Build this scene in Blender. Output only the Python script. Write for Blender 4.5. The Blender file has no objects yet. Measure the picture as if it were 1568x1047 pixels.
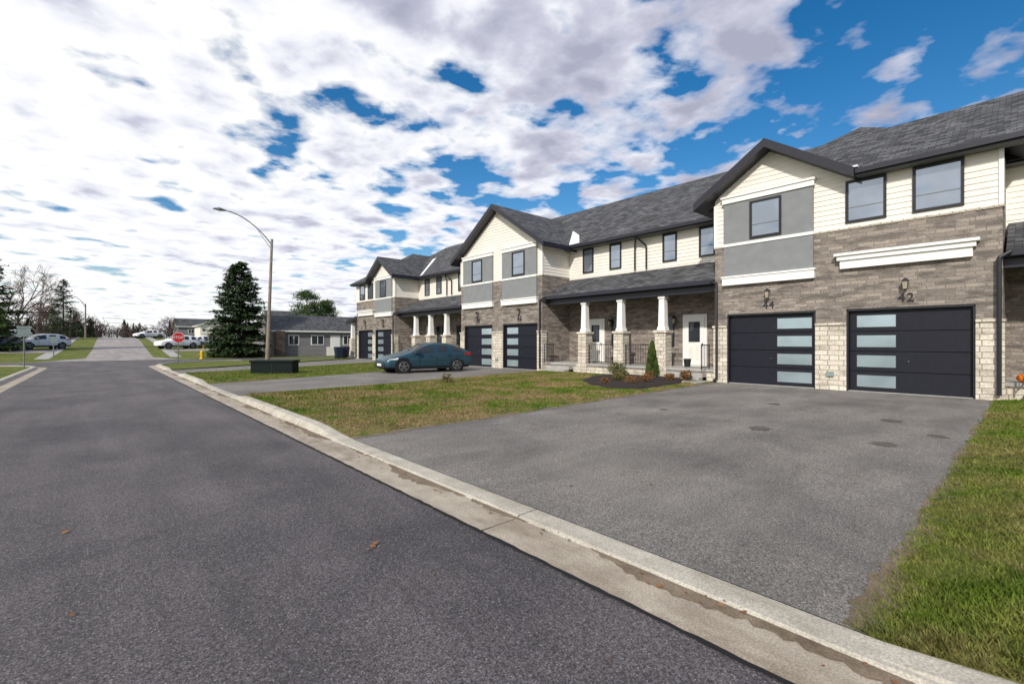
import bpy, bmesh, math, random
import numpy as np
from mathutils import Vector, Matrix
random.seed(7); rng=np.random.default_rng(7)
scene=bpy.context.scene
scene.view_settings.view_transform='Standard'
scene.view_settings.look='None'
scene.view_settings.exposure=0
COL=scene.collection
# ------------------------------------------------------------ materials
def newmat(name):
    m=bpy.data.materials.new(name); m.use_nodes=True
    nt=m.node_tree; b=nt.nodes['Principled BSDF']
    return m,nt,b
def L(nt,a,b): nt.links.new(a,b)
def c4(c): return (c[0],c[1],c[2],1)
def ramp(nt,src,stops):
    r=nt.nodes.new('ShaderNodeValToRGB'); e=r.color_ramp.elements
    while len(e)<len(stops): e.new(.5)
    for i,(p,c) in enumerate(stops):
        e[i].position=p; e[i].color=c4(c) if len(c)==3 else c
    L(nt,src,r.inputs[0]); return r.outputs[0]
def mix(nt,f,a,b,mode='MIX'):
    m=nt.nodes.new('ShaderNodeMix'); m.data_type='RGBA'; m.blend_type=mode
    for s,v in ((m.inputs[0],f),(m.inputs[6],a),(m.inputs[7],b)):
        if hasattr(v,'is_output'): L(nt,v,s)
        elif isinstance(v,(int,float)): s.default_value=v
        else: s.default_value=c4(v)
    return m.outputs[2]
def coord(nt,kind='Object',scale=(1,1,1),rot=(0,0,0)):
    tc=nt.nodes.new('ShaderNodeTexCoord'); mp=nt.nodes.new('ShaderNodeMapping')
    mp.inputs['Scale'].default_value=scale; mp.inputs['Rotation'].default_value=rot
    L(nt,tc.outputs[kind],mp.inputs[0]); return mp.outputs[0]
def noise(nt,vec,scale,detail=5,rough=.55,dist=0):
    n=nt.nodes.new('ShaderNodeTexNoise'); n.inputs['Scale'].default_value=scale
    n.inputs['Detail'].default_value=detail; n.inputs['Roughness'].default_value=rough
    n.inputs['Distortion'].default_value=dist
    L(nt,vec,n.inputs['Vector']); return n.outputs[0]
def bump(nt,b,h,strength=.3,dist=.01):
    bp=nt.nodes.new('ShaderNodeBump'); bp.inputs['Strength'].default_value=strength
    bp.inputs['Distance'].default_value=dist
    L(nt,h,bp.inputs['Height']); L(nt,bp.outputs[0],b.inputs['Normal'])
def simple(name,col,rough=.6,metal=0,var=.12,scale=6,spec=.5,bmp=0):
    m,nt,b=newmat(name); v=coord(nt)
    n=noise(nt,v,scale,5)
    lo=tuple(x*(1-var) for x in col); hi=tuple(min(1,x*(1+var)) for x in col)
    L(nt,ramp(nt,n,[(.3,lo),(.7,hi)]),b.inputs['Base Color'])
    b.inputs['Roughness'].default_value=rough; b.inputs['Metallic'].default_value=metal
    b.inputs['Specular IOR Level'].default_value=spec
    if bmp: bump(nt,b,noise(nt,v,scale*12,4),bmp,.01)
    return m
def asphalt(name,dark,light,stone,patch=(.3,.7),stretch=(1,.10,1),stonesize=70,blot=.4):
    m,nt,b=newmat(name); v=coord(nt)
    big=noise(nt,coord(nt,scale=stretch),1.3,6,.65,.3)
    med=noise(nt,v,.5,5,.65,.4)
    c=ramp(nt,big,[(patch[0],dark),(patch[1],light)])
    c2=ramp(nt,med,[(.32,(1-blot,1-blot,1-blot*.9)),(.52,(1,1,1)),(.7,(1+blot*.5,1+blot*.47,1+blot*.42))])
    c=mix(nt,1.0,c,c2,'MULTIPLY')
    fine=noise(nt,v,120,2,.7)
    c=mix(nt,1.0,c,ramp(nt,fine,[(.34,(.30,.30,.30)),(.66,(1.75,1.75,1.75))]),'MULTIPLY')
    f2=noise(nt,v,45,3,.8)
    c=mix(nt,1.0,c,ramp(nt,f2,[(.34,(.55,.55,.55)),(.66,(1.5,1.5,1.5))]),'MULTIPLY')
    vo=nt.nodes.new('ShaderNodeTexVoronoi'); vo.inputs['Scale'].default_value=stonesize; L(nt,v,vo.inputs['Vector'])
    sep=nt.nodes.new('ShaderNodeSeparateColor'); L(nt,vo.outputs['Color'],sep.inputs[0])
    pick=ramp(nt,sep.outputs[0],[(.70,(0,0,0)),(.98,(.95,.95,.95))])
    core=ramp(nt,vo.outputs['Distance'],[(.20,(1,1,1)),(.45,(0,0,0))])
    f=mix(nt,1.0,pick,core,'MULTIPLY')
    c=mix(nt,f,c,stone)
    L(nt,c,b.inputs['Base Color']); b.inputs['Roughness'].default_value=.78
    b.inputs['Specular IOR Level'].default_value=.4
    bump(nt,b,noise(nt,v,70,3,.8),.9,.010)
    return m
def concrete(name,a,b_,dirt=(.16,.12,.08),amt=.5):
    m,nt,b=newmat(name); v=coord(nt)
    c=ramp(nt,noise(nt,v,3.5,7,.65),[(.3,a),(.7,b_)])
    f=ramp(nt,noise(nt,coord(nt,scale=(1,.35,1)),2.2,7,.7),[(.46,(0,0,0)),(.70,(amt,amt,amt))])
    c=mix(nt,f,c,dirt)
    c=mix(nt,1.0,c,ramp(nt,noise(nt,v,80,3),[(.3,(.68,.68,.68)),(.7,(1.22,1.22,1.22))]),'MULTIPLY')
    L(nt,c,b.inputs['Base Color']); b.inputs['Roughness'].default_value=.9
    bump(nt,b,noise(nt,v,60,4,.7),.6,.008)
    return m
def brickmat(name,c1,c2,c3,mortar,bw,bh,ms=.006,bmp=.8,sq=1.0,sqf=2):
    m,nt,b=newmat(name); v=coord(nt,'UV')
    br=nt.nodes.new('ShaderNodeTexBrick'); L(nt,v,br.inputs['Vector'])
    br.inputs['Scale'].default_value=1; br.inputs['Brick Width'].default_value=bw; br.inputs['Row Height'].default_value=bh
    br.inputs['Mortar Size'].default_value=ms; br.inputs['Mortar Smooth'].default_value=.2
    br.inputs['Bias'].default_value=0; br.squash=sq; br.squash_frequency=sqf
    br.inputs['Color1'].default_value=c4(c1); br.inputs['Color2'].default_value=c4(c2); br.inputs['Mortar'].default_value=c4(mortar)
    n=noise(nt,coord(nt,'UV',scale=(1/bw*.6,1/bh*.5,1)),1.0,3,.6)
    f=ramp(nt,n,[(.5,(0,0,0)),(.62,(.85,.85,.85))])
    inv=nt.nodes.new('ShaderNodeMath'); inv.operation='SUBTRACT'; inv.inputs[0].default_value=1; L(nt,br.outputs['Fac'],inv.inputs[1])
    f=mix(nt,1.0,f,inv.outputs[0],'MULTIPLY')
    c=mix(nt,f,br.outputs['Color'],c3)
    n2=noise(nt,v,22,5,.7)
    c=mix(nt,1.0,c,ramp(nt,n2,[(.3,(.68,.68,.68)),(.7,(1.22,1.22,1.22))]),'MULTIPLY')
    L(nt,c,b.inputs['Base Color']); b.inputs['Roughness'].default_value=.85
    mm=nt.nodes.new('ShaderNodeMath'); mm.operation='MULTIPLY_ADD'; L(nt,n2,mm.inputs[0]); mm.inputs[1].default_value=.8; L(nt,inv.outputs[0],mm.inputs[2])
    bump(nt,b,mm.outputs[0],bmp,.018)
    return m
def shingle(name):
    m,nt,b=newmat(name); v=coord(nt,'UV')
    br=nt.nodes.new('ShaderNodeTexBrick'); L(nt,v,br.inputs['Vector'])
    br.inputs['Scale'].default_value=1; br.inputs['Brick Width'].default_value=.3; br.inputs['Row Height'].default_value=.14
    br.inputs['Mortar Size'].default_value=.010
    br.inputs['Color1'].default_value=(.028,.029,.032,1); br.inputs['Color2'].default_value=(.110,.112,.120,1); br.inputs['Mortar'].default_value=(.012,.012,.014,1)
    c=mix(nt,1.0,br.outputs['Color'],ramp(nt,noise(nt,v,1.1,5,.65),[(.3,(.7,.7,.7)),(.7,(1.35,1.35,1.35))]),'MULTIPLY')
    c=mix(nt,1.0,c,ramp(nt,noise(nt,v,60,3),[(.3,(.6,.6,.6)),(.7,(1.4,1.4,1.4))]),'MULTIPLY')
    L(nt,c,b.inputs['Base Color']); b.inputs['Roughness'].default_value=.9
    bump(nt,b,br.outputs['Color'],.5,.01)
    return m
def grassmat(name,ground=True):
    m,nt,b=newmat(name); v=coord(nt)
    g=ramp(nt,noise(nt,v,2.5,6,.6),[(.3,(.055,.100,.010)),(.55,(.115,.170,.020)),(.75,(.20,.22,.045))])
    d=ramp(nt,noise(nt,coord(nt,scale=(1,1,.01)),.6,7,.7,.4),[(.42,(0,0,0)),(.58,(.95,.95,.95))])
    dry=ramp(nt,noise(nt,v,9,5,.7),[(.3,(.16,.105,.045)),(.7,(.38,.29,.15))])
    at=nt.nodes.new('ShaderNodeAttribute'); at.attribute_name='dry'; 
    ad=nt.nodes.new('ShaderNodeMath'); ad.operation='MULTIPLY'; L(nt,d,ad.inputs[0]); L(nt,at.outputs['Fac'],ad.inputs[1])
    c=mix(nt,ad.outputs[0],g,dry)
    c=mix(nt,1.0,c,ramp(nt,noise(nt,v,40 if ground else 18,4,.7),[(.3,(.45,.45,.4)),(.7,(1.4,1.4,1.35))]),'MULTIPLY')
    L(nt,c,b.inputs['Base Color']); b.inputs['Roughness'].default_value=.9; b.inputs['Specular IOR Level'].default_value=.15
    if ground: bump(nt,b,noise(nt,v,45,4,.8),.9,.04)
    return m
def leafmat(name,a,b_,sc=3):
    m,nt,b=newmat(name); v=coord(nt)
    L(nt,ramp(nt,noise(nt,v,sc,3,.7),[(.3,a),(.7,b_)]),b.inputs['Base Color'])
    b.inputs['Roughness'].default_value=.8; b.inputs['Specular IOR Level'].default_value=.2
    return m
def glassmat(name,base,metal,rough=.04):
    m,nt,b=newmat(name); v=coord(nt)
    L(nt,ramp(nt,noise(nt,v,.9,2),[(.35,tuple(x*.8 for x in base)),(.65,base)]),b.inputs['Base Color'])
    b.inputs['Metallic'].default_value=metal; b.inputs['Roughness'].default_value=rough
    bump(nt,b,noise(nt,v,.7,1),.12,.02)
    return m
M={}
M['road']=asphalt('road_asphalt',(.066,.059,.063),(.118,.106,.110),(.30,.275,.27))
M['drive']=asphalt('driveway_asphalt',(.135,.124,.112),(.225,.208,.188),(.42,.39,.35),stretch=(.3,1,1),stonesize=62,blot=.34)
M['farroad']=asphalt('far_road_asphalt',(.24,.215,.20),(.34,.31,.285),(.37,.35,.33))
M['stain']=asphalt('oil_stain',(.075,.068,.06),(.12,.108,.095),(.25,.23,.2))
M['kerb']=concrete('kerb_concrete',(.40,.365,.30),(.56,.52,.44),amt=.45)
M['gutter']=concrete('gutter_concrete',(.33,.28,.22),(.50,.44,.35),dirt=(.18,.135,.09),amt=.8)
M['conc']=concrete('step_concrete',(.33,.32,.30),(.45,.44,.42),amt=.2)
M['dirt']=concrete('soil',(.11,.08,.05),(.26,.20,.14))
M['mulch']=simple('mulch',(.022,.014,.011),.95,var=.6,scale=25,bmp=1)
M['brick']=brickmat('grey_brown_brick',(.195,.165,.143),(.37,.315,.27),(.115,.098,.086),(.23,.205,.18),.40,.105,.008,1.0,sq=.7,sqf=3)
M['stone']=brickmat('cream_stone',(.60,.54,.44),(.78,.71,.60),(.44,.39,.32),(.30,.27,.23),.44,.16,.010,1.0,sq=.6,sqf=2)
M['siding']=simple('cream_siding',(.80,.755,.68),.55,var=.04,scale=2)
M['stucco']=simple('grey_stucco',(.22,.23,.235),.9,var=.08,scale=3,bmp=.3)
M['white']=simple('white_trim',(.83,.82,.79),.5,var=.04)
M['black']=simple('black_metal',(.014,.014,.018),.45,var=.2)
M['fascia']=simple('charcoal_fascia',(.018,.018,.028),.4,var=.15)
M['soffit']=simple('soffit',(.12,.12,.12),.7)
M['porchceil']=simple('porch_ceiling',(.30,.28,.25),.7)
M['door']=simple('garage_door_paint',(.009,.010,.018),.5,var=.2,spec=.35)
M['shingle']=shingle('roof_shingles')
M['glass']=glassmat('window_glass',(.38,.43,.50),.75)
M['gglass']=glassmat('frosted_garage_glass',(.46,.57,.62),.55,.16)
M['dglass']=glassmat('dark_glass',(.05,.06,.07),.3)
M['grass']=grassmat('grass_ground'); M['blade']=grassmat('grass_blades',False)
M['bark']=simple('bark',(.075,.055,.045),.9,var=.3,scale=8,bmp=.6)
M['spruce']=leafmat('spruce_needles',(.014,.030,.012),(.058,.090,.034),1.3)
M['pine']=leafmat('pine_needles',(.025,.05,.012),(.085,.13,.035),1.2)
M['twig']=leafmat('bare_twigs',(.060,.038,.032),(.13,.083,.07),1)
M['shrub']=leafmat('shrub_leaves',(.05,.06,.015),(.16,.10,.04),4)
M['russet']=leafmat('russet_leaves',(.10,.035,.015),(.24,.10,.03),4)
M['cedar']=leafmat('cedar_leaves',(.03,.055,.01),(.09,.12,.03),5)
M['deadleaf']=leafmat('fallen_leaves',(.12,.055,.028),(.30,.16,.08),5)
M['galv']=simple('galvanised_steel',(.22,.22,.21),.5,metal=.5)
M['pole']=simple('weathered_pole',(.22,.18,.14),.8,var=.3,scale=4)
M['red']=simple('sign_red',(.60,.02,.02),.45); M['signgrey']=simple('sign_back',(.25,.30,.28),.5)
M['yellow']=simple('yellow_paint',(.65,.42,.02),.5); M['orange']=simple('pumpkin_skin',(.75,.18,.01),.5)
M['tyre']=simple('tyre_rubber',(.013,.013,.013),.85,spec=.3); M['rim']=simple('alloy_rim',(.22,.22,.23),.35,metal=.8)
M['carblue']=simple('blue_grey_car_paint',(.038,.092,.125),.22,metal=.5,var=.05)
M['carwhite']=simple('white_car_paint',(.80,.80,.80),.25,var=.03)
M['cardark']=simple('dark_car_paint',(.03,.035,.045),.25,var=.03)
M['lamp']=simple('lamp_lens',(.7,.7,.68),.2); M['tail']=simple('tail_lens',(.4,.01,.01),.25)
M['utility']=simple('dark_green_box',(.007,.012,.011),.8,spec=.2); M['bin']=simple('bin_plastic',(.012,.02,.045),.5)
M['greysiding']=brickmat('grey_lap_siding',(.21,.20,.205),(.25,.24,.245),(.2,.19,.19),(.09,.09,.09),6,.2,.006,.5)
M['snow']=simple('metal_flashing',(.80,.82,.84),.5)
M['amber']=simple('lantern_glass',(.35,.3,.22),.2)
# ------------------------------------------------------------ mesh helper
class MB:
    def __init__(s): s.v=[];s.f=[];s.m=[];s.mats=[]
    def mi(s,k):
        if k not in s.mats: s.mats.append(k)
        return s.mats.index(k)
    def face(s,pts,k):
        b=len(s.v); s.v+= [tuple(p) for p in pts]; s.f.append(tuple(range(b,b+len(pts)))); s.m.append(s.mi(k))
    def box(s,x0,x1,y0,y1,z0,z1,k):
        b=len(s.v); s.v+=[(x,y,z) for z in(z0,z1) for y in(y0,y1) for x in(x0,x1)]
        for q in((0,2,3,1),(4,5,7,6),(0,1,5,4),(2,6,7,3),(0,4,6,2),(1,3,7,5)):
            s.f.append(tuple(b+i for i in q)); s.m.append(s.mi(k))
    def frust(s,cx,cy,z0,z1,h0,h1,k):
        b=len(s.v)
        for z,h in((z0,h0),(z1,h1)): s.v+=[(cx-h,cy-h,z),(cx+h,cy-h,z),(cx+h,cy+h,z),(cx-h,cy+h,z)]
        for q in((3,2,1,0),(4,5,6,7),(0,1,5,4),(1,2,6,5),(2,3,7,6),(3,0,4,7)):
            s.f.append(tuple(b+i for i in q)); s.m.append(s.mi(k))
    def slab(s,pts,th,kt,ks):
        n=len(pts); b=len(s.v); s.v+=[tuple(p) for p in pts]+[(p[0],p[1],p[2]-th) for p in pts]
        s.f.append(tuple(range(b,b+n))); s.m.append(s.mi(kt))
        s.f.append(tuple(range(b+2*n-1,b+n-1,-1))); s.m.append(s.mi(ks))
        for i in range(n):
            j=(i+1)%n; s.f.append((b+i,b+n+i,b+n+j,b+j)); s.m.append(s.mi(ks))
    def tube(s,p0,p1,r0,r1,k,n=8,cap=True):
        p0=Vector(p0);p1=Vector(p1); d=(p1-p0)
        if d.length<1e-6: return
        d.normalize(); a=d.orthogonal().normalized(); c=d.cross(a); b=len(s.v)
        for p,r in((p0,r0),(p1,r1)):
            for i in range(n):
                t=2*math.pi*i/n; s.v.append(tuple(p+a*(r*math.cos(t))+c*(r*math.sin(t))))
        for i in range(n):
            j=(i+1)%n; s.f.append((b+i,b+j,b+n+j,b+n+i)); s.m.append(s.mi(k))
        if cap:
            s.f.append(tuple(b+n+i for i in range(n))); s.m.append(s.mi(k))
            s.f.append(tuple(b+n-1-i for i in range(n))); s.m.append(s.mi(k))
    def build(s,name,parent=None,uv=True,smooth=False,loc=None):
        me=bpy.data.meshes.new(name); me.from_pydata(s.v,[],s.f)
        for k in s.mats: me.materials.append(M[k])
        me.polygons.foreach_set('material_index',s.m)
        if smooth: me.polygons.foreach_set('use_smooth',[True]*len(s.f))
        me.update()
        if uv:
            u=me.uv_layers.new(name='UVMap')
            for p in me.polygons:
                n=p.normal
                if abs(n.z)>.999: t=Vector((0,1,0)); w=Vector((1,0,0))
                else:
                    t=Vector((0,0,1)).cross(n).normalized(); w=n.cross(t)
                for li in p.loop_indices:
                    c=me.vertices[me.loops[li].vertex_index].co
                    u.data[li].uv=(c.dot(t),c.dot(w))
        o=bpy.data.objects.new(name,me); COL.objects.link(o)
        if parent: o.parent=parent
        if loc: o.location=loc
        return o
def empty(name,loc=(0,0,0),rz=0):
    e=bpy.data.objects.new(name,None); COL.objects.link(e); e.location=loc; e.rotation_euler=(0,0,rz); e.empty_display_size=.3
    return e
HY=[-60,50,55,60,67,75,82,90,96,102,107,112,118,130,160,200,300,600,2500]
HZ=[0,0,.1,.3,.6,.95,1.3,1.65,1.93,2.15,2.28,2.33,2.34,2.3,2.2,2.2,2.2,2.2,2.2]
def H(y): return float(np.interp(y,HY,HZ))
# ------------------------------------------------------------ ground
def addattr(me,name,vals):
    a=me.attributes.new(name,'FLOAT','POINT'); a.data.foreach_set('value',vals)
g=MB(); xs=[-2500,-600,-200,-80,-40,-20,-10,0,10,20,40,80,200,600,2500]; ys=[-2500,-600,-200]+HY
for j in range(len(ys)-1):
    for i in range(len(xs)-1):
        g.face([(xs[i],ys[j],H(ys[j])),(xs[i+1],ys[j],H(ys[j])),(xs[i+1],ys[j+1],H(ys[j+1])),(xs[i],ys[j+1],H(ys[j+1]))],'grass')
go=g.build('ground'); addattr(go.data,'dry',[.5]*len(go.data.vertices))
def arc(cx,cy,r,a0,a1,n=10): return [(cx+r*math.cos(math.radians(a0+(a1-a0)*i/n)),cy+r*math.sin(math.radians(a0+(a1-a0)*i/n))) for i in range(n+1)]
RX=2.33; LX=-2.2
r=MB()
pts=[(LX,-60),(RX,-60),(RX,36.5)]+arc(8.5,36.5,6.17,180,90)[1:]+[(14,44),(60,44),(60,48.5),(14,48.5),(9,49.8),(5.6,50),(-3.5,50),(-60,50),(-60,42.5)]+arc(-7,37.8,4.8,90,0)
r.face([(p[0],p[1],.004) for p in pts],'road')
r.build('road')
r=MB(); rows=[(50,-3.5,5.6),(55,-.8,3.9),(60,-.7,4.0),(67,-.5,4.2),(75,-.4,4.4),(82,-.3,4.6),(90,-.2,4.8),(96,-.1,4.9),(102,0,5),(107,0,5.1),(112,0,5.2),(118,0,5.3),(130,0,5.5),(160,0,6)]
for a,b in zip(rows,rows[1:]):
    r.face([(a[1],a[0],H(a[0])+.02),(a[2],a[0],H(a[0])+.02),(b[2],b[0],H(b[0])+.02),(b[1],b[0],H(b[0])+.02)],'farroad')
r.build('distant_road')
p=MB()
for a,b in zip(rows[1:],rows[2:-1]):
    for o in(-2.2,1.3):
        e0=(a[1]+o-1.0) if o<0 else a[2]+o; e1=(b[1]+o-1.0) if o<0 else b[2]+o
        p.face([(e0,a[0],H(a[0])+.012),(e0+.9,a[0],H(a[0])+.012),(e1+.9,b[0],H(b[0])+.012),(e1,b[0],H(b[0])+.012)],'conc')
for (x0,x1,ya,yb) in ((-26,-3.2,64,69),(6,26,64.5,68.5),(6.3,20,84,88)):
    yy=[ya]+[q for q in HY if ya<q<yb]+[yb]
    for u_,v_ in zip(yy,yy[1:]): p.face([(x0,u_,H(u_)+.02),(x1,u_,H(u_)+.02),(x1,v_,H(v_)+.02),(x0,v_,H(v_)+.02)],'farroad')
p.build('distant_pavement')
DR=[(.6,7.15,.62,8.05),(14.8,19.8,17.35,24.75),(26.6,30.8,33.9,41.2)]
KX=2.98
def dedge(x,a,b,xh=17.8): 
    t=(x-KX)/(xh-KX); return a+(b-a)*t
for d in DR:
    m=MB(); n=16
    for i in range(n):
        x0=KX+(17.78-KX)*i/n; x1=KX+(17.78-KX)*(i+1)/n
        z0=.012+.02*max(0,1-i/3); z1=.012+.02*max(0,1-(i+1)/3)
        m.face([(x0,dedge(x0,d[0],d[2])-.03,z0),(x1,dedge(x1,d[0],d[2])-.03,z1),(x1,dedge(x1,d[1],d[3])+.03,z1),(x0,dedge(x0,d[1],d[3])+.03,z0)],'drive')
    m.build('driveway')
m=MB()
for sx,sy,sr in((8.8,3.3,.20),(11.55,1.77,.18),(8.84,1.5,.16),(10.26,1.03,.12),(12.5,4.2,.14),(9.6,5.6,.09)):
    for q in range(3):
        ox,oy=random.uniform(-.5,.5)*sr,random.uniform(-.5,.5)*sr; pts=[]
        for i in range(22):
            a=i*2*math.pi/22; rr=sr*(.75 if q else 1)*random.uniform(.6,1.2); pts.append((sx+ox+rr*1.3*math.cos(a),sy+oy+rr*math.sin(a),.0165+q*.001))
        m.face(pts,'stain')
m.build('driveway_stains')
def kh(y,side=1):
    if side<0: return .13
    h=.13
    for d in DR:
        a,b=d[0]-.1,d[1]+.1
        dist=max(a-y,y-b,0)
        h=min(h,.035+.095*min(1,dist/.9))
    return h
KT_Y=np.linspace(-20,40,1201); KT_H=np.array([kh(q) for q in KT_Y])
def khv(y): return np.interp(y,KT_Y,KT_H)
def kerb(path,side,name):
    m=MB(); P=[Vector(p) for p in path]
    acc=0
    prof_o=[0,.40,.43,.47,.60,.64,.66]
    for i in range(len(P)-1):
        d=(P[i+1]-P[i]); Ln=d.length; d=d/Ln
        def nrm(k):
            a=P[max(k-1,0)];b=P[min(k+1,len(P)-1)]; t=(b-a).normalized(); return Vector((t.y,-t.x))*side
        n0,n1=nrm(i),nrm(i+1)
        acc+=Ln; gap=0
        if acc>=3: gap=.016; acc=0
        q0=P[i]; q1=P[i+1]-d*gap
        def ring(q,n,y):
            h=kh(y,side); zs=[.011,.014,.02+h*.35,h*.93,h,h*.93,-.02]
            return [(q.x+n.x*o,q.y+n.y*o,z) for o,z in zip(prof_o,zs)]
        A=ring(q0,n0,P[i].y if side>0 else 0);B=ring(q1,n1,P[i+1].y if side>0 else 0)
        for k in range(6):
            mk='gutter' if k==0 else 'kerb'
            f=[A[k],A[k+1],B[k+1],B[k]]
            if side<0: f=f[::-1]
            m.face(f,mk)
        m.face(list(A),'gutter'); m.face(list(B)[::-1],'gutter')
    return m.build(name)
path=[(RX,-30+i*.5) for i in range(133)]+arc(8.5,36.5,8.5-RX,180,90,16)[1:]
kerb(path,1,'kerb')
path=[(LX,-30+i*1.0) for i in range(69)]+arc(-7,38,7+LX,0,90,10)[1:]+[(-7-i,42.8) for i in range(1,20)]
kerb(path,-1,'kerb')
# tar seam and grit along the gutter
m=MB(); prev=None
for i in range(500):
    y=-3+i*.08; cur=(RX-.018-.012*random.random(),RX+.004+.012*random.random(),y)
    if prev: m.face([(prev[0],prev[2],.0125),(prev[1],prev[2],.0128),(cur[1],y,.0128),(cur[0],y,.0125)],'tyre')
    prev=cur
m.build('gutter_tar_seam')
m=MB(); prev=None; ph=0
for i in range(700):
    y=-3+i*.05; w_=max(0,.05+.07*math.sin(y*1.7)+.05*math.sin(y*4.1+1)+.03*random.uniform(-1,1)); cur=(RX+.405-w_,RX+.415,y,w_)
    if prev and (cur[3]>.01 or prev[3]>.01): m.face([(prev[0],prev[2],.0165),(prev[1],prev[2],.019),(cur[1],y,.019),(cur[0],y,.0165)],'dirt')
    prev=cur
m.build('gutter_grit')
# ------------------------------------------------------------ lawns
def lzv(x,y,ya,yb):
    e=np.minimum(np.abs(y-ya),np.abs(y-yb)); s=np.clip(e/.5,0,1); s=s*s*(3-2*s)
    z=.018+(.035+.07*np.exp(-(x-KX)/3))*s
    return np.minimum(z,khv(y)-.006+np.maximum(x-KX,0)*.35)
def lawn(ka,kb,ha,hb,dry,name='lawn',xh=17.75,ny=40,nx=60):
    vs=[];fs=[];dr=[]
    for i in range(nx+1):
        x=KX-.02+(xh-KX)*(i/nx)**1.3
        ya=dedge(x,ka,ha); yb=dedge(x,kb,hb)
        wa=.05*math.sin(x*5.1)+.04*math.sin(x*11.3+1); wb=.05*math.sin(x*4.3+2)+.04*math.sin(x*12.7)
        for j in range(ny+1):
            t=j/ny; y=(ya+wa)+(yb+wb-ya-wa)*t
            z=float(lzv(x,y,ya+wa,yb+wb))
            vs.append((x,y,z+(.006*math.sin(x*3+y*4) if i>2 else 0))); dr.append(dry)
    for i in range(nx):
        for j in range(ny):
            a=i*(ny+1)+j; fs.append((a,a+ny+1,a+ny+2,a+1))
    me=bpy.data.meshes.new(name); me.from_pydata(vs,[],fs); me.materials.append(M['grass']); me.update()
    addattr(me,'dry',dr); me.polygons.foreach_set('use_smooth',[True]*len(fs))
    o=bpy.data.objects.new(name,me); COL.objects.link(o); return o
lawn(-14,.6,-14,.62,.55,ny=110)
lawn(7.15,14.8,8.05,17.35,1.0)
lawn(19.8,26.6,24.75,33.9,.4)
m=MB()
q=[(KX-.02,30.8),(17.75,41.2),(17.75,43.2),(14,43.2)]+arc(8.5,36.5,8.5-KX+.02,90,180,12)
m.face([(a,b,.07) for a,b in q],'grass'); o=m.build('lawn'); addattr(o.data,'dry',[.4]*len(o.data.vertices))
m=MB(); q=[(LX-.64,-40),(LX-.64,38)]+arc(-7,38,7+LX-.64,0,90,10)[1:]+[(-40,42.1),(-40,-40)]
m.face([(a,b,.09) for a,b in q],'grass'); o=m.build('lawn'); addattr(o.data,'dry',[.4]*len(o.data.vertices))
def soil(ka,ha,sgn,w):
    m=MB(); n=260; prev=None
    for i in range(n+1):
        x=KX+.02+(17.6-KX)*i/n; e=dedge(x,ka,ha); a=e-sgn*(.04+.03*math.sin(x*2.3)+w*random.random()**2); b_=e+sgn*.22
        cur=((x,a,.0125+.022*max(0,1-(x-KX)/2.6)+.004),(x,b_,.030+.004*math.sin(i)))
        if prev: m.face([prev[0],cur[0],cur[1],prev[1]],'dirt')
        prev=cur
    m.build('soil_edge')
soil(.6,.62,-1,.06); soil(7.15,8.05,1,.05)
BED=[(12.7,8.15),(15.5,8.35),(16.3,8.6),(17.85,9.3),(17.88,12.6),(16.2,12.9),(14.2,11.9),(12.7,10.2),(12.2,9.0)]
def inpoly(x,y,P):
    ins=np.zeros(len(x),bool); n=len(P)
    for i in range(n):
        x0,y0=P[i]; x1,y1=P[(i+1)%n]
        c=((y0>y)!=(y1>y))&(x<(x1-x0)*(y-y0)/((y1-y0)+1e-9)+x0); ins^=c
    return ins
def blades(cnt,fx,name,hgt,dry):
    X,Y,Z=fx(cnt); k=~inpoly(X,Y,BED); X,Y,Z=X[k],Y[k],Z[k]; n=len(X)
    a=rng.uniform(0,2*np.pi,n); w=rng.uniform(.003,.007,n); h=rng.uniform(.4,1.2,n)*hgt
    la=rng.uniform(0,2*np.pi,n); ll=rng.uniform(.3,1.1,n)*h
    sc=np.clip(np.sqrt(X*X+Y*Y)/6,1,3.2); w=w*sc
    v=np.zeros((n,3,3))
    v[:,0]=np.stack([X-np.cos(a)*w,Y-np.sin(a)*w,Z],1); v[:,1]=np.stack([X+np.cos(a)*w,Y+np.sin(a)*w,Z],1)
    v[:,2]=np.stack([X+np.cos(la)*ll,Y+np.sin(la)*ll,Z+h],1)
    me=bpy.data.meshes.new(name); me.vertices.add(n*3); me.vertices.foreach_set('co',v.reshape(-1))
    me.loops.add(n*3); me.loops.foreach_set('vertex_index',np.arange(n*3,dtype=np.int32))
    me.polygons.add(n); me.polygons.foreach_set('loop_start',np.arange(0,n*3,3,dtype=np.int32))
    me.materials.append(M['blade']); me.update(); me.validate(); addattr(me,'dry',[dry]*(n*3))
    o=bpy.data.objects.new(name,me); COL.objects.link(o)
def fr(n):
    x=KX+ (17.7-KX)*rng.uniform(0,1,n)**1.7; y=.60-rng.uniform(0,1,n)**1.2*(2.5+.35*x)+rng.normal(0,.035,n)
    return x,y,lzv(x,y,-14,.6)-.004
blades(190000,fr,'lawn_grass',.042,.55)
def fl(n):
    x=rng.uniform(KX,17.6,n); t=(x-KX)/(17.8-KX); ya=7.15+.9*t; yb=14.8+2.55*t
    u=rng.uniform(0,1,n)
    y=ya+(yb-ya)*u+rng.normal(0,.04,n)
    return x,y,lzv(x,y,ya,yb)-.004
blades(110000,fl,'lawn_grass',.042,1.0)
def fl2(n):
    x=rng.uniform(KX,17.6,n); t=(x-KX)/(17.8-KX); ya=19.8+4.95*t; yb=26.6+7.3*t
    y=ya+(yb-ya)*rng.uniform(0,1,n); return x,y,lzv(x,y,ya,yb)-.004
blades(25000,fl2,'lawn_grass',.05,.4)
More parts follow.
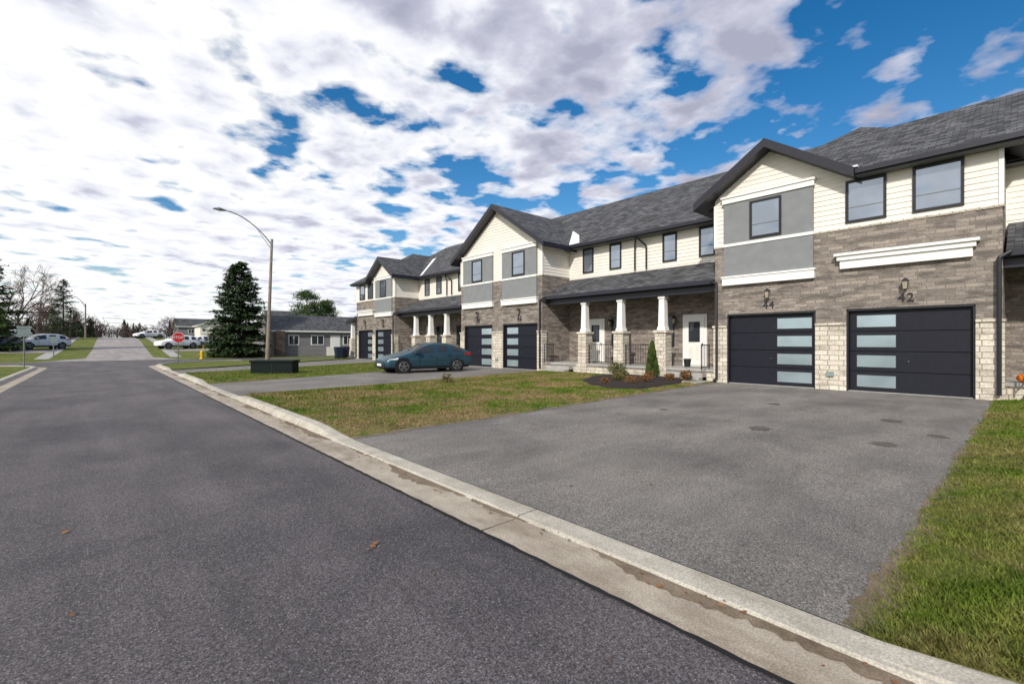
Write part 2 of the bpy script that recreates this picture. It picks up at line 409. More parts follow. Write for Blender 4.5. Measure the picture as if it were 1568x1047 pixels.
# ------------------------------------------------------------ townhouses
row=empty('townhouse_row',(0,0,0))
F=17.7; EZ=6.85; PIT=.67; RZ=10.45; RN=24.5
def siding(m,o,u,n,L_,z0,z1,clip=None,lap=.165):
    z=z0
    while z<z1-.001:
        zt=min(z+lap,z1)
        a0,a1=(0,L_) if clip is None else clip(z); b0,b1=(0,L_) if clip is None else clip(zt)
        if a1<=a0: break
        if b1<b0: b0=b1=(b0+b1)/2
        def P(s,z_,off): return (o[0]+u[0]*s+n[0]*off,o[1]+u[1]*s+n[1]*off,z_)
        m.face([P(a0,z,.028),P(a1,z,.028),P(b1,zt,.008),P(b0,zt,.008)],'siding')
        m.face([P(a0,z,.006),P(a1,z,.006),P(a1,z,.028),P(a0,z,.028)],'siding')
        z=zt
def window(m,x,y0,y1,z0,z1,glass='glass',trim='black',fr=.07,mull=True):
    d=.05
    m.box(x-d,x+.02,y0,y0+fr,z0,z1,trim); m.box(x-d,x+.02,y1-fr,y1,z0,z1,trim)
    m.box(x-d,x+.02,y0+fr,y1-fr,z0,z0+fr,trim); m.box(x-d,x+.02,y0+fr,y1-fr,z1-fr,z1,trim)
    m.face([(x-.012,y0+fr,z0+fr),(x-.012,y0+fr,z1-fr),(x-.012,y1-fr,z1-fr),(x-.012,y1-fr,z0+fr)],glass)
    if mull:
        zm=z0+(z1-z0)*.36
        m.box(x-.03,x-.005,y0+fr,y1-fr,zm-.010,zm+.010,'galv')
def garage(m,y0,y1,glass_hi,z1=2.52):
    x=F+.13; rows=4; hh=(z1-.05)/rows
    m.box(x+.02,x+.06,y0,y1,0,z1,'door')
    for i in range(rows):
        a=.03+i*hh; m.box(x-.012,x+.018,y0+.02,y1-.02,a+.012,a+hh-.012,'door')
        w=y1-y0
        g0,g1=(y1-.17-w*.36,y1-.17) if glass_hi else (y0+.06,y0+.06+w*.40)
        m.box(x-.02,x-.011,g0,g1,a+.10,a+hh-.10,'black')
        m.box(x-.0265,x-.019,g0+.03,g1-.03,a+.13,a+hh-.13,'gglass')
    m.box(F-.01,F+.14,y0-.05,y0,0,z1+.02,'black'); m.box(F-.01,F+.14,y1,y1+.05,0,z1+.02,'black'); m.box(F-.01,F+.14,y0-.05,y1+.05,z1,z1+.07,'black')
    m.box(F+.0,F+.12,y0,y1,.012,.03,'conc')
    m.box(x-.05,x-.012,(y0+y1)/2-.06,(y0+y1)/2-.03,.95,.99,'rim')
def stucco(m,y0,y1,zt=6.95):
    X=F-.10
    m.box(X,F+.1,y0,y1,3.98,zt-.2,'stucco')
    m.box(X-.05,F+.1,y0-.04,y1+.04,3.66,3.98,'white'); m.box(X-.08,F+.1,y0-.07,y1+.07,3.93,3.99,'white')
    m.box(X-.03,F+.1,y0-.02,y1+.02,5.10,5.20,'white')
    m.box(X-.05,F+.1,y0-.04,y1+.04,zt-.24,zt,'white'); m.box(X-.09,F+.1,y0-.08,y1+.08,zt-.05,zt+.02,'white')
    c=(y0+y1)/2; window(m,X,c-.52,c+.52,5.28,6.62)
    return c
def lantern(m,x,y,z):
    m.box(x-.04,x,y-.05,y+.05,z+.02,z+.2,'black'); m.tube((x-.03,y,z+.17),(x-.14,y,z+.22),.012,.012,'black',6)
    m.frust(x-.14,y,z+.12,z+.22,.085,.02,'black'); m.frust(x-.14,y,z-.10,z+.12,.05,.07,'amber'); m.frust(x-.14,y,z-.14,z-.10,.02,.055,'black')
    for a in(-1,1):
        for b in(-1,1): m.tube((x-.14+a*.05,y+b*.05,z-.1),(x-.14+a*.07,y+b*.07,z+.12),.008,.008,'black',4,False)
def number(t,y,z):
    c=bpy.data.curves.new('house_number','FONT'); c.body=t; c.size=.36; c.extrude=.012; c.align_x='CENTER'; c.space_character=1.12
    o=bpy.data.objects.new('house_number',c); COL.objects.link(o); c.materials.append(M['black'])
    o.location=(F-.02,y,z); o.rotation_euler=(math.pi/2,0,-math.pi/2); o.parent=row
def group(y0,y1,kind,nums):
    w=MB(); t=MB(); rf=MB()
    d1=(y0+.55,y0+3.35); d2=(y1-3.3,y1-.52)
    if kind=='B': d1=(y0+.4,y0+3.15); d2=(y1-3.15,y1-.45)
    segs=[(y0,d1[0]-.05),(d1[1]+.05,d2[0]-.05),(d2[1]+.05,y1)]
    for a,b in segs:
        w.box(F-.05,F+.3,a-(.0 if a>y0 else .04),b+(.0 if b<y1 else .04),0,2.08,'stone')
        w.box(F-.09,F+.3,a-(.0 if a>y0 else .07),b+(.0 if b<y1 else .07),2.08,2.16,'stone')
        w.box(F,F+.3,a,b,2.16,2.59,'brick')
    w.box(F,F+.3,y0,y1,2.59,5.1,'brick')
    w.box(F-.03,F+.3,y0-.03,y1+.03,5.1,5.17,'stone')
    w.box(F+.02,F+.3,y0+.02,y1-.02,5.17,6.72,'siding')
    w.box(F+.3,24,y0,y1,0,5.13,'brick'); w.box(F+.3,24,y0+.02,y1-.02,5.13,6.74,'siding')
    garage(t,*d1,True); garage(t,*d2,False)
    siding(w,(F+.02,y1-.01),(0,-1),(-1,0),y1-y0-.02,5.17,6.75)
    siding(w,(F+.02,y0+.02),(1,0),(0,-1),2.4,5.17,6.75)
    siding(w,(20.1,y1-.02),(-1,0),(0,1),2.4,5.17,6.75)
    for yy in(y0+.02,y1-.02): w.box(F-.03,F+.07,yy-.05,yy+.05,5.17,6.75,'white')
    c=(y0+y1)/2
    if kind=='B':
        pk=c; hw=(y1-y0)/2+.55; pz=EZ-.05+PIT*hw
        stucco(t,y0+.35,y0+3.2); stucco(t,y1-3.3,y1-.35)
        hwz=lambda z: max(0,(pz-.3-z)/PIT)
        siding(w,(F+.02,y1),(0,-1),(-1,0),y1-y0,6.75,pz-.32,clip=lambda z:(max(0,(y1-c)-hwz(z)),min(y1-y0,(y1-c)+hwz(z))))
        w.face([(F+.021,y0+.1,6.7),(F+.021,y1-.1,6.7),(F+.021,c,pz-.35)],'siding')
        for sgn in(-1,1):
            e=c+sgn*hw
            pts=[(F-.5,e,EZ-.05),(F-.5,c,pz),(RN,c,pz),(RN,e,EZ-.05)]
            if sgn<0: pts=pts[::-1]
            rf.slab(pts,.27,'shingle','fascia')
    else:
        fl_=(kind=='C')
        my=(lambda y:y0+y1-y) if fl_ else (lambda y:y)
        def SL(pts,th):
            P=[(x,my(y),z) for x,y,z in pts]
            if fl_: P=P[::-1]
            rf.slab(P,th,'shingle','fascia')
        hip=(y1-y0)/2+.4; rz=EZ+PIT*hip; X0=F-.4
        a,b=y0-.4,y1+.4
        pk=y1-1.95; gy0,gy1=pk-2.55,pk+2.55; pz=EZ+PIT*2.55
        tt=(b-gy0)/2
        SL([(X0,a,EZ),(X0+hip,c,rz),(X0+tt,gy0+tt,EZ+PIT*tt),(X0,gy0,EZ)][::-1],.2)
        SL([(X0,a,EZ),(RN,a,EZ),(RN,c,rz),(X0+hip,c,rz)],.2)
        SL([(F+.4,b,EZ),(X0+tt,b-tt,EZ+PIT*tt),(X0+hip,c,rz),(RN,c,rz),(RN,b,EZ)],.2)
        def BX(xa,xb,ya,yb,za,zb_,k): 
            ya,yb=sorted((my(ya),my(yb))); t.box(xa,xb,ya,yb,za,zb_,k)
        BX(X0-.09,X0,a,gy0-.02,EZ-.16,EZ-.02,'fascia')
        BX(X0,F+.02,a+.02,gy0+.1,EZ-.22,EZ-.205,'soffit')
        sp=sorted((my(y1-3.3),my(y1-.37))); hb=sorted((my(y0+.55),my(y0+3.55)))
        stucco(t,*sp)
        for u0,u1 in((y0+.72,y0+1.8),(y0+2.4,y0+3.42)):
            q0,q1=sorted((my(u0),my(u1))); window(t,F,q0,q1,5.3,6.62)
        t.box(F-.14,F,hb[0],hb[1],3.86,4.12,'white'); t.box(F-.20,F,hb[0]-.07,hb[1]+.07,4.12,4.26,'white'); t.box(F-.26,F,hb[0]-.14,hb[1]+.14,4.26,4.34,'white')
        SL([(F-.55,gy0,EZ+.03),(F+3.2,gy0,EZ+.03),(F+3.2,pk,pz+.03),(F-.55,pk,pz+.03)],.3)
        SL([(F-.55,pk,pz+.03),(F+3.2,pk,pz+.03),(F+3.2,gy1,EZ+.03),(F-.55,gy1,EZ+.03)],.3)
        pkm=my(pk); g0m,g1m=sorted((my(gy0),my(gy1)))
        hwz=lambda z: max(0,(pz-.28-z)/PIT)
        lo=max(y0,g0m+.2); hi=min(y1,g1m-.1)
        siding(w,(F+.02,hi),(0,-1),(-1,0),hi-lo,6.75,pz-.3,clip=lambda z:(max(0,(hi-pkm)-hwz(z)),min(hi-lo,(hi-pkm)+hwz(z))))
        w.face([(F+.021,lo+.2,6.7),(F+.021,hi-.2,6.7),(F+.021,pkm,pz-.33)],'siding')
        BX(F-.47,F-.2,gy0-.08,gy0+.1,EZ+.04,EZ+.09,'snow')
    for d,nm in((d1,nums[0]),(d2,nums[1])):
        cc=(d[0]+d[1])/2; lantern(t,F,cc,3.2); number(nm,cc,2.74)
    if kind!='B':
        t.tube((F-.13,y1-.12,.15),(F-.13,y1-.12,3.75),.05,.05,'black',8); t.tube((F-.13,y1-.12,3.75),(F-.05,y1+.15,3.9),.05,.05,'black',8); t.tube((F-.13,y1-.12,.17),(F-.35,y1-.12,.08),.05,.05,'black',8)
    t.tube((F-.13,y0+.06,.15),(F-.13,y0+.06,3.75),.05,.05,'black',8); t.tube((F-.13,y0+.06,3.75),(F-.05,y0-.15,3.9),.05,.05,'black',8)
    # utility meters / vents between doors
    t.box(F-.12,F,(d1[1]+d2[0])/2-.1,(d1[1]+d2[0])/2+.1,.45,.6,'signgrey')
    w.build('walls',row); t.build('trim_windows_doors',row); rf.build('roof',row)
def rail(m,x,y0,y1,z,axis='y'):
    P=(lambda s,zz:(x,s,zz)) if axis=='y' else (lambda s,zz:(s,x,zz))
    m.tube(P(y0,z+.95),P(y1,z+.95),.025,.025,'black',4); m.tube(P(y0,z+.1),P(y1,z+.1),.02,.02,'black',4)
    n=max(2,int((y1-y0)/.12))
    for i in range(n+1):
        s=y0+(y1-y0)*i/n; m.tube(P(s,z+.0 if i in(0,n) else z+.1),P(s,z+.97),.022 if i in(0,n) else .010,.022 if i in(0,n) else .010,'black',4)
def wing(y0,y1,detail=True):
    w=MB(); t=MB(); c=(y0+y1)/2; W=19.9; k=(y1-y0)/9.3
    w.box(W,29,y0,y1,0,4.6,'brick'); w.box(W+.02,29,y0,y1,4.6,6.72,'siding')
    siding(w,(W+.02,y1),(0,-1),(-1,0),y1-y0,4.6,6.72)
    for o_ in(-3.3,-1.52,1.52,3.3): window(t,W,c+o_*k-.36,c+o_*k+.36,5.3,6.62)
    rf=MB(); rf.slab([(17.82,y0+.06,3.98),(17.82,y1-.06,3.98),(W,y1-.06,5.02),(W,y0+.06,5.02)][::-1],.2,'shingle','fascia'); rf.build('porch_roof',row)
    t.box(17.72,17.815,y0+.1,y1-.1,3.80,3.95,'fascia')
    t.box(18.02,18.36,y0,y1,3.52,3.77,'fascia'); t.box(18.36,W,y0+.03,y1-.03,3.70,3.74,'porchceil')
    fl=.48
    w.box(17.98,W,y0+.01,y1-.01,0,fl-.1,'stone'); w.box(17.92,W,y0+.012,y1-.012,fl-.1,fl,'conc')
    cols=[c-2.15*k,c,c+2.15*k]
    for yc in cols:
        w.frust(18.22,yc,fl,1.95,.26,.25,'stone'); w.frust(18.22,yc,1.95,2.05,.31,.31,'stone')
        w.box(17.90,18.5,yc-.32,yc+.32,0,fl-.003,'stone')
        t.frust(18.22,yc,2.05,2.2,.19,.17,'white'); t.frust(18.22,yc,2.2,3.42,.15,.125,'white'); t.frust(18.22,yc,3.42,3.52,.16,.16,'white')
    rail(t,18.15,cols[0]+.3,c-.3,fl); rail(t,18.15,c+.3,cols[2]-.3,fl)
    for s in(-1,1):
        dc=c+s*2.75*k; 
        t.box(W-.06,W,dc-.56,dc+.56,fl,2.78,'white'); t.box(W-.09,W-.06,dc-.45,dc+.45,fl+.05,2.66,'white')
        t.box(W-.10,W-.088,dc-.26,dc+.26,1.55,2.45,'black'); t.box(W-.105,W-.099,dc-.21,dc+.21,1.6,2.4,'dglass')
        for q in(-.24,.06): t.box(W-.10,W-.088,dc+q,dc+q+.18,.75,1.35,'siding')
        t.box(W-.13,W-.09,dc-.4,dc-.36,1.4,1.5,'black')
        window(t,W,c+s*1.35*k-.4,c+s*1.35*k+.4,1.35,2.8,'dglass')
        lantern(t,W,dc-s*.95,2.5)
        sy=c+s*3.45*k
        for i in range(2): w.box(17.3+.31*i,17.93,sy-.75,sy+.75,0,.16*(i+1),'conc')
        rail(t,sy+s*.78,17.45,18.1,fl,'x')
    for s in(-1,1):
        yy=c+s*.32
        t.tube((W-.08,yy,6.2),(W-.08,yy,5.1),.045,.045,'black',6); t.tube((W-.45,yy-.3*s,6.62),(W-.08,yy,6.2),.045,.045,'black',6)
    t.box(19.3,19.4,y0,y1,EZ-.16,EZ-.02,'fascia')
    t.box(19.42,W+.03,y0,y1,EZ-.22,EZ-.205,'soffit')
    for yy,rr in((c-2.9*k,.16),(c+.9*k,.14)):
        t.tube((18.9,yy,fl),(18.9,yy,fl+.35),rr*.75,rr,'black',12)
    w.build('wing_walls',row); t.build('wing_trim',row)
group(.5,8.1,'A',('42','44')); group(17.4,24.8,'B',('46','48')); group(33.9,41.2,'C',('50','52'))
wing(8.1,17.4); wing(24.8,33.9); wing(-9,.5)
rf=MB(); y0,y1=-9.5,41.7; hp=5.1; ez=EZ
rf.slab([(19.4,y0,ez),(RN,y0+hp,RZ),(RN,y1-hp,RZ),(19.4,y1,ez)][::-1],.2,'shingle','fascia')
rf.slab([(29.6,y0,ez),(29.6,y1,ez),(RN,y1-hp,RZ),(RN,y0+hp,RZ)],.2,'shingle','fascia')
rf.slab([(19.4,y1,ez),(RN,y1-hp,RZ),(29.6,y1,ez)][::-1],.2,'shingle','fascia')
rf.slab([(19.4,y0,ez),(29.6,y0,ez),(RN,y0+hp,RZ)],.2,'shingle','fascia')
rf.build('main_roof',row)
b=MB(); b.box(24,29,33.9,41.2,0,6.7,'brick'); b.box(24,29,.5,8.1,0,6.7,'brick'); b.box(24,29,17.4,24.8,0,6.7,'brick')
def rz_main(x): return EZ+(RZ-EZ)*(x-19.4)/(RN-19.4)+.02
b.face([(x,y,rz_main(x)) for x,y in ((19.45,17.05),(19.5,16.35),(20.5,17.2),(21.3,18.35))],'snow')
b.face([(19.45,33.0,rz_main(19.45)),(19.5,32.75,rz_main(19.5)),(22.5,35.3,rz_main(22.5)),(22.3,35.6,rz_main(22.3))],'snow')
b.box(17.9,21,41.25,43.2,0,.45,'conc'); b.slab([(17.6,41.25,3.9),(21.2,41.25,3.9),(21.2,43.5,3.5),(17.6,43.5,3.5)],.2,'shingle','fascia')
for x in(18.1,20.6): b.frust(x,43,.45,1.9,.26,.25,'stone'); b.frust(x,43,1.9,3.4,.16,.13,'white')
b.build('rear_walls_and_end_porch',row)
# ------------------------------------------------------------ garden bed, walkway
m=MB(); n=len(BED); cxb=sum(p[0] for p in BED)/n; cyb=sum(p[1] for p in BED)/n
for i in range(n):
    a=BED[i]; b_=BED[(i+1)%n]; 
    ia=(a[0]+(cxb-a[0])*.15,a[1]+(cyb-a[1])*.15); ib=(b_[0]+(cxb-b_[0])*.15,b_[1]+(cyb-b_[1])*.15)
    m.face([(a[0],a[1],.03),(b_[0],b_[1],.03),(ib[0],ib[1],.13),(ia[0],ia[1],.13)],'mulch'); m.face([(ia[0],ia[1],.13),(ib[0],ib[1],.13),(cxb,cyb,.17)],'mulch')
m.build('garden_bed')
m=MB(); m.box(16.2,17.28,8.1,10.3,.02,.07,'conc'); m.build('walkway')
def leafcloud(name,cents,count,size,k,mat2=None,parent=None):
    m=MB()
    for c_ in cents:
        for _ in range(6):
            a=random.uniform(0,6.28); m.tube((c_[0],c_[1],.1),(c_[0]+math.cos(a)*c_[3]*.9,c_[1]+math.sin(a)*c_[3]*.9,c_[2]+c_[4]*.9),.008,.004,'bark',4,False)
    for _ in range(count):
        cx,cy,cz,rx,rz=random.choice(cents)
        while True:
            a=Vector((random.uniform(-1,1),random.uniform(-1,1),random.uniform(-1,1)))
            if a.length<1: break
        a*=random.uniform(.8,1.2)
        p=Vector((cx+a.x*rx,cy+a.y*rx,cz+a.z*rz)); u=Vector(rng.normal(size=3)).normalized(); v=u.orthogonal().normalized()
        s=size*random.uniform(.5,1.3)
        m.face([p-u*s-v*s*.4,p+u*s-v*s*.4,p+u*s+v*s*.4,p-u*s+v*s*.4],mat2 if mat2 and random.random()<.35 else k)
    return m.build(name,parent,uv=False)
def cedar(x,y,h,r,z=.07):
    m=MB(); m.tube((x,y,z),(x,y,z+h*.5),.03,.02,'bark',6)
    for _ in range(1800):
        t=random.random()**.9; rr=r*(1-t)**.6*min(1,.5+t*4)*math.sqrt(random.uniform(.3,1.25)); a=random.uniform(0,6.28)
        p=Vector((x+rr*math.cos(a),y+rr*math.sin(a),z+.05+t*h)); u=Vector((math.cos(a)*.3,math.sin(a)*.3,1)).normalized(); v=Vector(rng.normal(size=3)).cross(u).normalized()
        s=random.uniform(.03,.07); m.face([p-u*s-v*s*.5,p+u*s-v*s*.2,p+u*s*1.3+v*s*.2,p-u*s+v*s*.5],'cedar')
    m.build('cedar_shrub',uv=False)
cedar(16.7,10.2,1.45,.27)
leafcloud('garden_shrub',[(15.2,10.6,.3,.30,.22),(14.4,10.2,.25,.25,.18),(16.4,11.6,.40,.35,.32),(16.9,12.2,.40,.3,.3)],1900,.038,'shrub','cedar')
leafcloud('garden_shrub',[(13.7,9.2,.25,.25,.14),(14.6,9.2,.25,.25,.16),(15.5,9.6,.28,.22,.18),(13.2,9.9,.2,.18,.12)],1100,.03,'russet','shrub')
leafcloud('garden_shrub',[(16.9,8.85,.28,.25,.2),(16.1,9.1,.22,.2,.15)],800,.04,'russet','shrub')
leafcloud('garden_shrub',[(9.5,14.2,.22,.22,.2)],160,.04,'shrub')
leafcloud('garden_shrub',[(17.4,-.9,.2,.25,.15),(17.3,-1.7,.3,.3,.25)],700,.05,'shrub','cedar')
def pumpkin(x,y,z,r):
    m=MB(); nl=24; nr=10; R=[]
    for i in range(nr+1):
        ph=math.pi*i/nr
        ring=[]
        for j in range(nl):
            th=2*math.pi*j/nl; rr=r*(1-.09*abs(math.sin(th*4)))*math.sin(ph)
            ring.append((x+rr*math.cos(th),y+rr*math.sin(th),z+r*.78-r*.78*math.cos(ph)))
        R.append(ring)
    for i in range(nr):
        for j in range(nl): m.face([R[i][j],R[i][(j+1)%nl],R[i+1][(j+1)%nl],R[i+1][j]],'orange')
    m.tube((x,y,z+r*1.5),(x+.02,y,z+r*1.9),.02,.012,'cedar',6); m.build('pumpkin',uv=False,smooth=True)
pumpkin(18.15,.12,.48,.15); pumpkin(18.3,-.28,.48,.12)
# ------------------------------------------------------------ litter
m=MB()
def leaf(x,y,z,s):
    a=random.uniform(0,6.28); U=Vector((math.cos(a),math.sin(a),random.uniform(-.25,.25))); V=Vector((-math.sin(a),math.cos(a),random.uniform(-.2,.4))); p=Vector((x,y,z+.008)); pts=[]
    for i in range(9):
        t=i*2*math.pi/9; rr=s*random.uniform(.55,1.1); pts.append(p+U*rr*math.cos(t)+V*rr*.75*math.sin(t))
    m.face(pts,'deadleaf')
for _ in range(800):
    q=random.random()
    if q<.6: x=RX+random.triangular(.1,.44,.42); y=random.choice([random.uniform(-1,36),random.uniform(7.5,15)]); leaf(x,y,.022,random.uniform(.008,.022))
    elif q<.66: x=random.uniform(KX,17); y=random.uniform(.7,7.3); leaf(x,y,.04 if x<6 else .02,random.uniform(.010,.026))
    elif q<.93: x=random.uniform(KX,17); y=dedge(x,7.15,8.05)+random.uniform(.3,8); leaf(x,y,.11,random.uniform(.012,.035))
    else: leaf(random.uniform(-2,2.2),random.uniform(1,30),.012,random.uniform(.008,.02))
for x,y,z,s in((1.54,3.3,.012,.03),(1.58,3.33,.014,.025),(1.49,3.27,.012,.022),(3.73,3.24,.03,.024),(4.4,2.7,.03,.028),(2.62,1.55,.02,.03),(7,3.6,.02,.03),(6.2,5.0,.02,.03),(-.2,5.2,.01,.025)): leaf(x,y,z,s)
m.build('fallen_leaves',uv=False)
# ------------------------------------------------------------ vehicles
def car(name,loc,rz,paint,kind='hatch',s=1.0,lev=1,zs_=1.0):
    e=empty(name,loc,rz); e.scale=(s,s,s*zs_)
    if kind=='hatch':
        S=[(-2.2,.64,.28,.58,.62,.5),(-2.13,.80,.20,.66,.72,.62),(-1.9,.88,.17,.76,.83,.68),(-1.35,.895,.16,.85,.95,.74),(-1.0,.90,.16,.90,1.02,.76),(-.20,.90,.16,.93,1.43,.62),(.20,.90,.16,.94,1.49,.63),(.29,.90,.16,.945,1.495,.63),(.98,.90,.16,.97,1.47,.62),(1.08,.90,.16,.98,1.455,.62),(1.66,.90,.17,1.03,1.31,.60),(2.03,.89,.19,1.05,1.12,.66),(2.13,.87,.22,.98,1.03,.66),(2.18,.78,.27,.86,.92,.6)]
    else:
        S=[(-2.3,.66,.30,.66,.74,.55),(-2.2,.80,.24,.76,.85,.66),(-1.9,.88,.22,.88,.96,.72),(-1.3,.91,.22,.97,1.05,.76),(-1.0,.91,.22,1.0,1.10,.76),(-.45,.91,.22,1.02,1.58,.66),(.1,.91,.22,1.03,1.64,.67),(.2,.91,.22,1.03,1.64,.67),(1.0,.91,.22,1.04,1.62,.66),(1.1,.91,.22,1.05,1.61,.66),(1.75,.90,.22,1.06,1.52,.64),(2.1,.88,.24,1.05,1.15,.68),(2.2,.84,.27,1.0,1.05,.66),(2.28,.74,.32,.86,.92,.6)]
    mb=MB(); R=[]
    for x,w,zb,zs,zr,wr in S:
        half=[(0,zb),(w*.8,zb),(w*.97,zb+.10),(w,zb+(zs-zb)*.55),(w*.97,zs),(wr,zr-.035),(wr*.75,zr),(0,zr+.015)]
        ring=[(x,-a,z) for a,z in half]+[(x,a,z) for a,z in half[-2:0:-1]]
        R.append(ring)
    n=len(R[0])
    for i in range(len(R)-1):
        for j in range(n):
            jj=(j+1)%n; k=paint
            side=j in(4,9); top=j in(5,6,7,8)
            if side and 4<=i<=9 and i not in(6,8): k='dglass'
            if top and i==4: k='dglass'
            if top and i==10: k='dglass'
            if j in(0,1,12,13): k='tyre'
            mb.face([R[i][j],R[i+1][j],R[i+1][jj],R[i][jj]],k)
    mb.face(R[0],paint); mb.face(R[-1][::-1],paint)
    o=mb.build('body',e,uv=False,smooth=True)
    bm=bmesh.new(); bm.from_mesh(o.data); bmesh.ops.remove_doubles(bm,verts=bm.verts,dist=.0005); bmesh.ops.recalc_face_normals(bm,faces=bm.faces); bm.to_mesh(o.data); bm.free()
    ss=o.modifiers.new('s','SUBSURF'); ss.levels=lev; ss.render_levels=lev
    d=MB(); wr=.335; ww=S[5][1]
    for wx in(-1.38,1.32):
        for sy in(-1,1):
            d.tube((wx,sy*(ww-.2),wr+.03),(wx,sy*(ww-.012),wr+.03),wr+.065,wr+.065,'tyre',28)
            d.tube((wx,sy*(ww-.21),wr),(wx,sy*(ww+.012),wr),wr,wr,'tyre',28)
            d.tube((wx,sy*(ww+.012),wr),(wx,sy*(ww+.02),wr),wr*.72,wr*.68,'rim',20)
            for q in range(5):
                a2=q*2*math.pi/5+.3+math.pi/5
                d.tube((wx+math.cos(a2)*.15,sy*(ww+.018),wr+math.sin(a2)*.15),(wx+math.cos(a2)*.15,sy*(ww+.026),wr+math.sin(a2)*.15),.06,.055,'tyre',8)
    h0=S[3][3]
    for sy in(-1,1):
        yo=sy*.885
        d.face([(-2.06,sy*.80,h0-.16),(-1.62,yo,h0-.08),(-1.66,yo,h0-.17),(-2.08,sy*.78,h0-.25)],'lamp')
        d.face([(2.10,sy*.87,h0+.14),(1.70,sy*.905,h0+.10),(1.74,sy*.905,h0+.0),(2.12,sy*.87,h0+.02)],'tail')
        d.box(-.86,-.68,sy*.98-.09,sy*.98+.09,h0+.12,h0+.25,paint)
        d.box(-.12,.04,sy*(ww-.0)-.012,sy*(ww-.0)+.012,h0-.04,h0-.01,paint); d.box(.80,.95,sy*ww-.012,sy*ww+.012,h0-.03,h0-.0,paint)
        d.box(-.95,.95,sy*(ww-.03)-.02,sy*(ww-.03)+.02,.19,.27,'tyre')
        for xx in(-.62,.24,1.0): d.box(xx,xx+.008,sy*(ww+.002)-.004,sy*(ww+.002)+.002,.32,h0,'tyre')
    d.box(-2.20,-2.10,-.6,.6,.26,.46,'black'); d.box(-2.23,-2.19,-.25,.25,.36,.47,'white'); d.box(2.13,2.19,-.26,.26,.55,.68,'white')
    d.build('wheels_and_lights',e,uv=False)
    return e
car('parked_car',(12.75,21.2,.012),math.radians(-7),'carblue',s=1.08,lev=2,zs_=.93)
def wp(px,D): 
    t=(px-784)/710; return ((.666+.746*t)*D,(.746-.666*t)*D)
for px,D,rz,pt,kd,nm in((64,50,math.radians(28),'carwhite','suv','parked_suv'),(272,57,math.radians(20),'carwhite','suv','parked_suv'),(318,62,math.radians(200),'carwhite','hatch','parked_car'),(228,82,math.radians(20),'carwhite','hatch','parked_car'),(14,62,math.radians(30),'carwhite','hatch','parked_car'),(-2,46,math.radians(60),'cardark','hatch','parked_car')):
    x,y=wp(px,D); car(nm,(x,y,H(y)+.02),rz,pt,kd)
# ------------------------------------------------------------ street furniture
def street_lamp(x,y,zb,h,arm,rise,lean=.15,k='galv',s=1):
    m=MB(); top=(x+lean,y,zb+h)
    m.tube((x,y,zb-.1),(x+lean*.35,y,zb+h*.35),.17*s,.14*s,'pole',12); m.tube((x+lean*.35,y,zb+h*.35),top,.13*s,.09*s,'pole',12)
    prev=Vector((x+lean,y,zb+h-.5))
    for i in range(1,9):
        t=i/8; p=Vector((x+lean-arm*t,y,zb+h-.5+(rise+.5)*math.sin(t*math.pi/2)**.85)); m.tube(prev,p,.045*s,.04*s,'galv',8); prev=p
    m.tube((x+lean-arm*.3,y,zb+h+rise*.35-.1),(x+lean,y,zb+h-.9),.02,.02,'galv',6)
    hd=prev
    m.tube(hd+Vector((.1,0,0)),hd+Vector((-.35,0,.03)),.06*s,.14*s,'galv',10); m.tube(hd+Vector((-.35,0,.03)),hd+Vector((-.75,0,-.0)),.14*s,.05*s,'galv',10)
    m.tube(hd+Vector((-.35,0,-.02)),hd+Vector((-.35,0,-.14)),.11*s,.08*s,'lamp',10)
    m.build('street_lamp',uv=False)
street_lamp(10.4,41.9,.05,10.0,3.4,1.75,.35)
x,y=wp(131,85); street_lamp(x,y,H(y),6.2,1.8,1.3,0)
x,y=wp(108,75); street_lamp(x,y,H(y),5.0,1.2,.8,0)
def text(body,size,loc,rot,k,parent):
    c=bpy.data.curves.new(body,'FONT'); c.body=body; c.size=size; c.align_x='CENTER'; c.align_y='CENTER'; c.extrude=.002; c.materials.append(M[k])
    o=bpy.data.objects.new('lettering',c); COL.objects.link(o); o.location=loc; o.rotation_euler=rot; o.parent=parent
x,y=4.05,38.4; e=empty('stop_sign',(x,y,.07),0)
R8=.34
oc=[(R8*math.cos(math.radians(22.5+45*i)),R8*math.sin(math.radians(22.5+45*i))) for i in range(8)]
mm=MB(); mm.box(-.03,.03,0,.05,0,2.05,'galv')
for s_,yf,yb,k in((1.08,-.012,-.002,'white'),(1.0,-.018,-.013,'red')):
    fr_=[(a*s_,yf,1.78+b_*s_) for a,b_ in oc]; bk=[(a*s_,yb,1.78+b_*s_) for a,b_ in oc]
    mm.face(fr_,k); mm.face(bk[::-1],k)
    for i in range(8): j=(i+1)%8; mm.face([fr_[i],bk[i],bk[j],fr_[j]],k)
mm.build('sign_plate_and_post',e,uv=False); text('STOP',.24,(0,-.022,1.78),(math.pi/2,0,0),'white',e)
x,y=wp(37,26.3); m=MB(); m.tube((x,y,.05),(x,y,2.35),.03,.03,'galv',8); m.box(x-.26,x+.26,y-.03,y-.01,1.85,2.3,'signgrey'); m.box(x-.3,x+.3,y+.01,y+.03,2.32,2.45,'signgrey'); m.build('street_sign',uv=False)
x,y=wp(82,38); m=MB(); m.tube((x,y,.05),(x,y,2.0),.035,.035,'galv',8); m.box(x-.2,x+.2,y-.04,y-.02,1.5,2.0,'signgrey'); m.build('street_sign',uv=False)
e=empty('utility_box',(6.3,24.0,.06),math.radians(-35)); m=MB(); m.box(-.92,.92,-.45,.45,0,.55,'utility'); m.box(-.97,.97,-.5,.5,.55,.63,'utility'); m.box(-.01,.01,-.46,-.449,.05,.5,'black'); m.box(-1,1,-.53,.53,-.05,.02,'utility'); m.build('cabinet',e,uv=False)
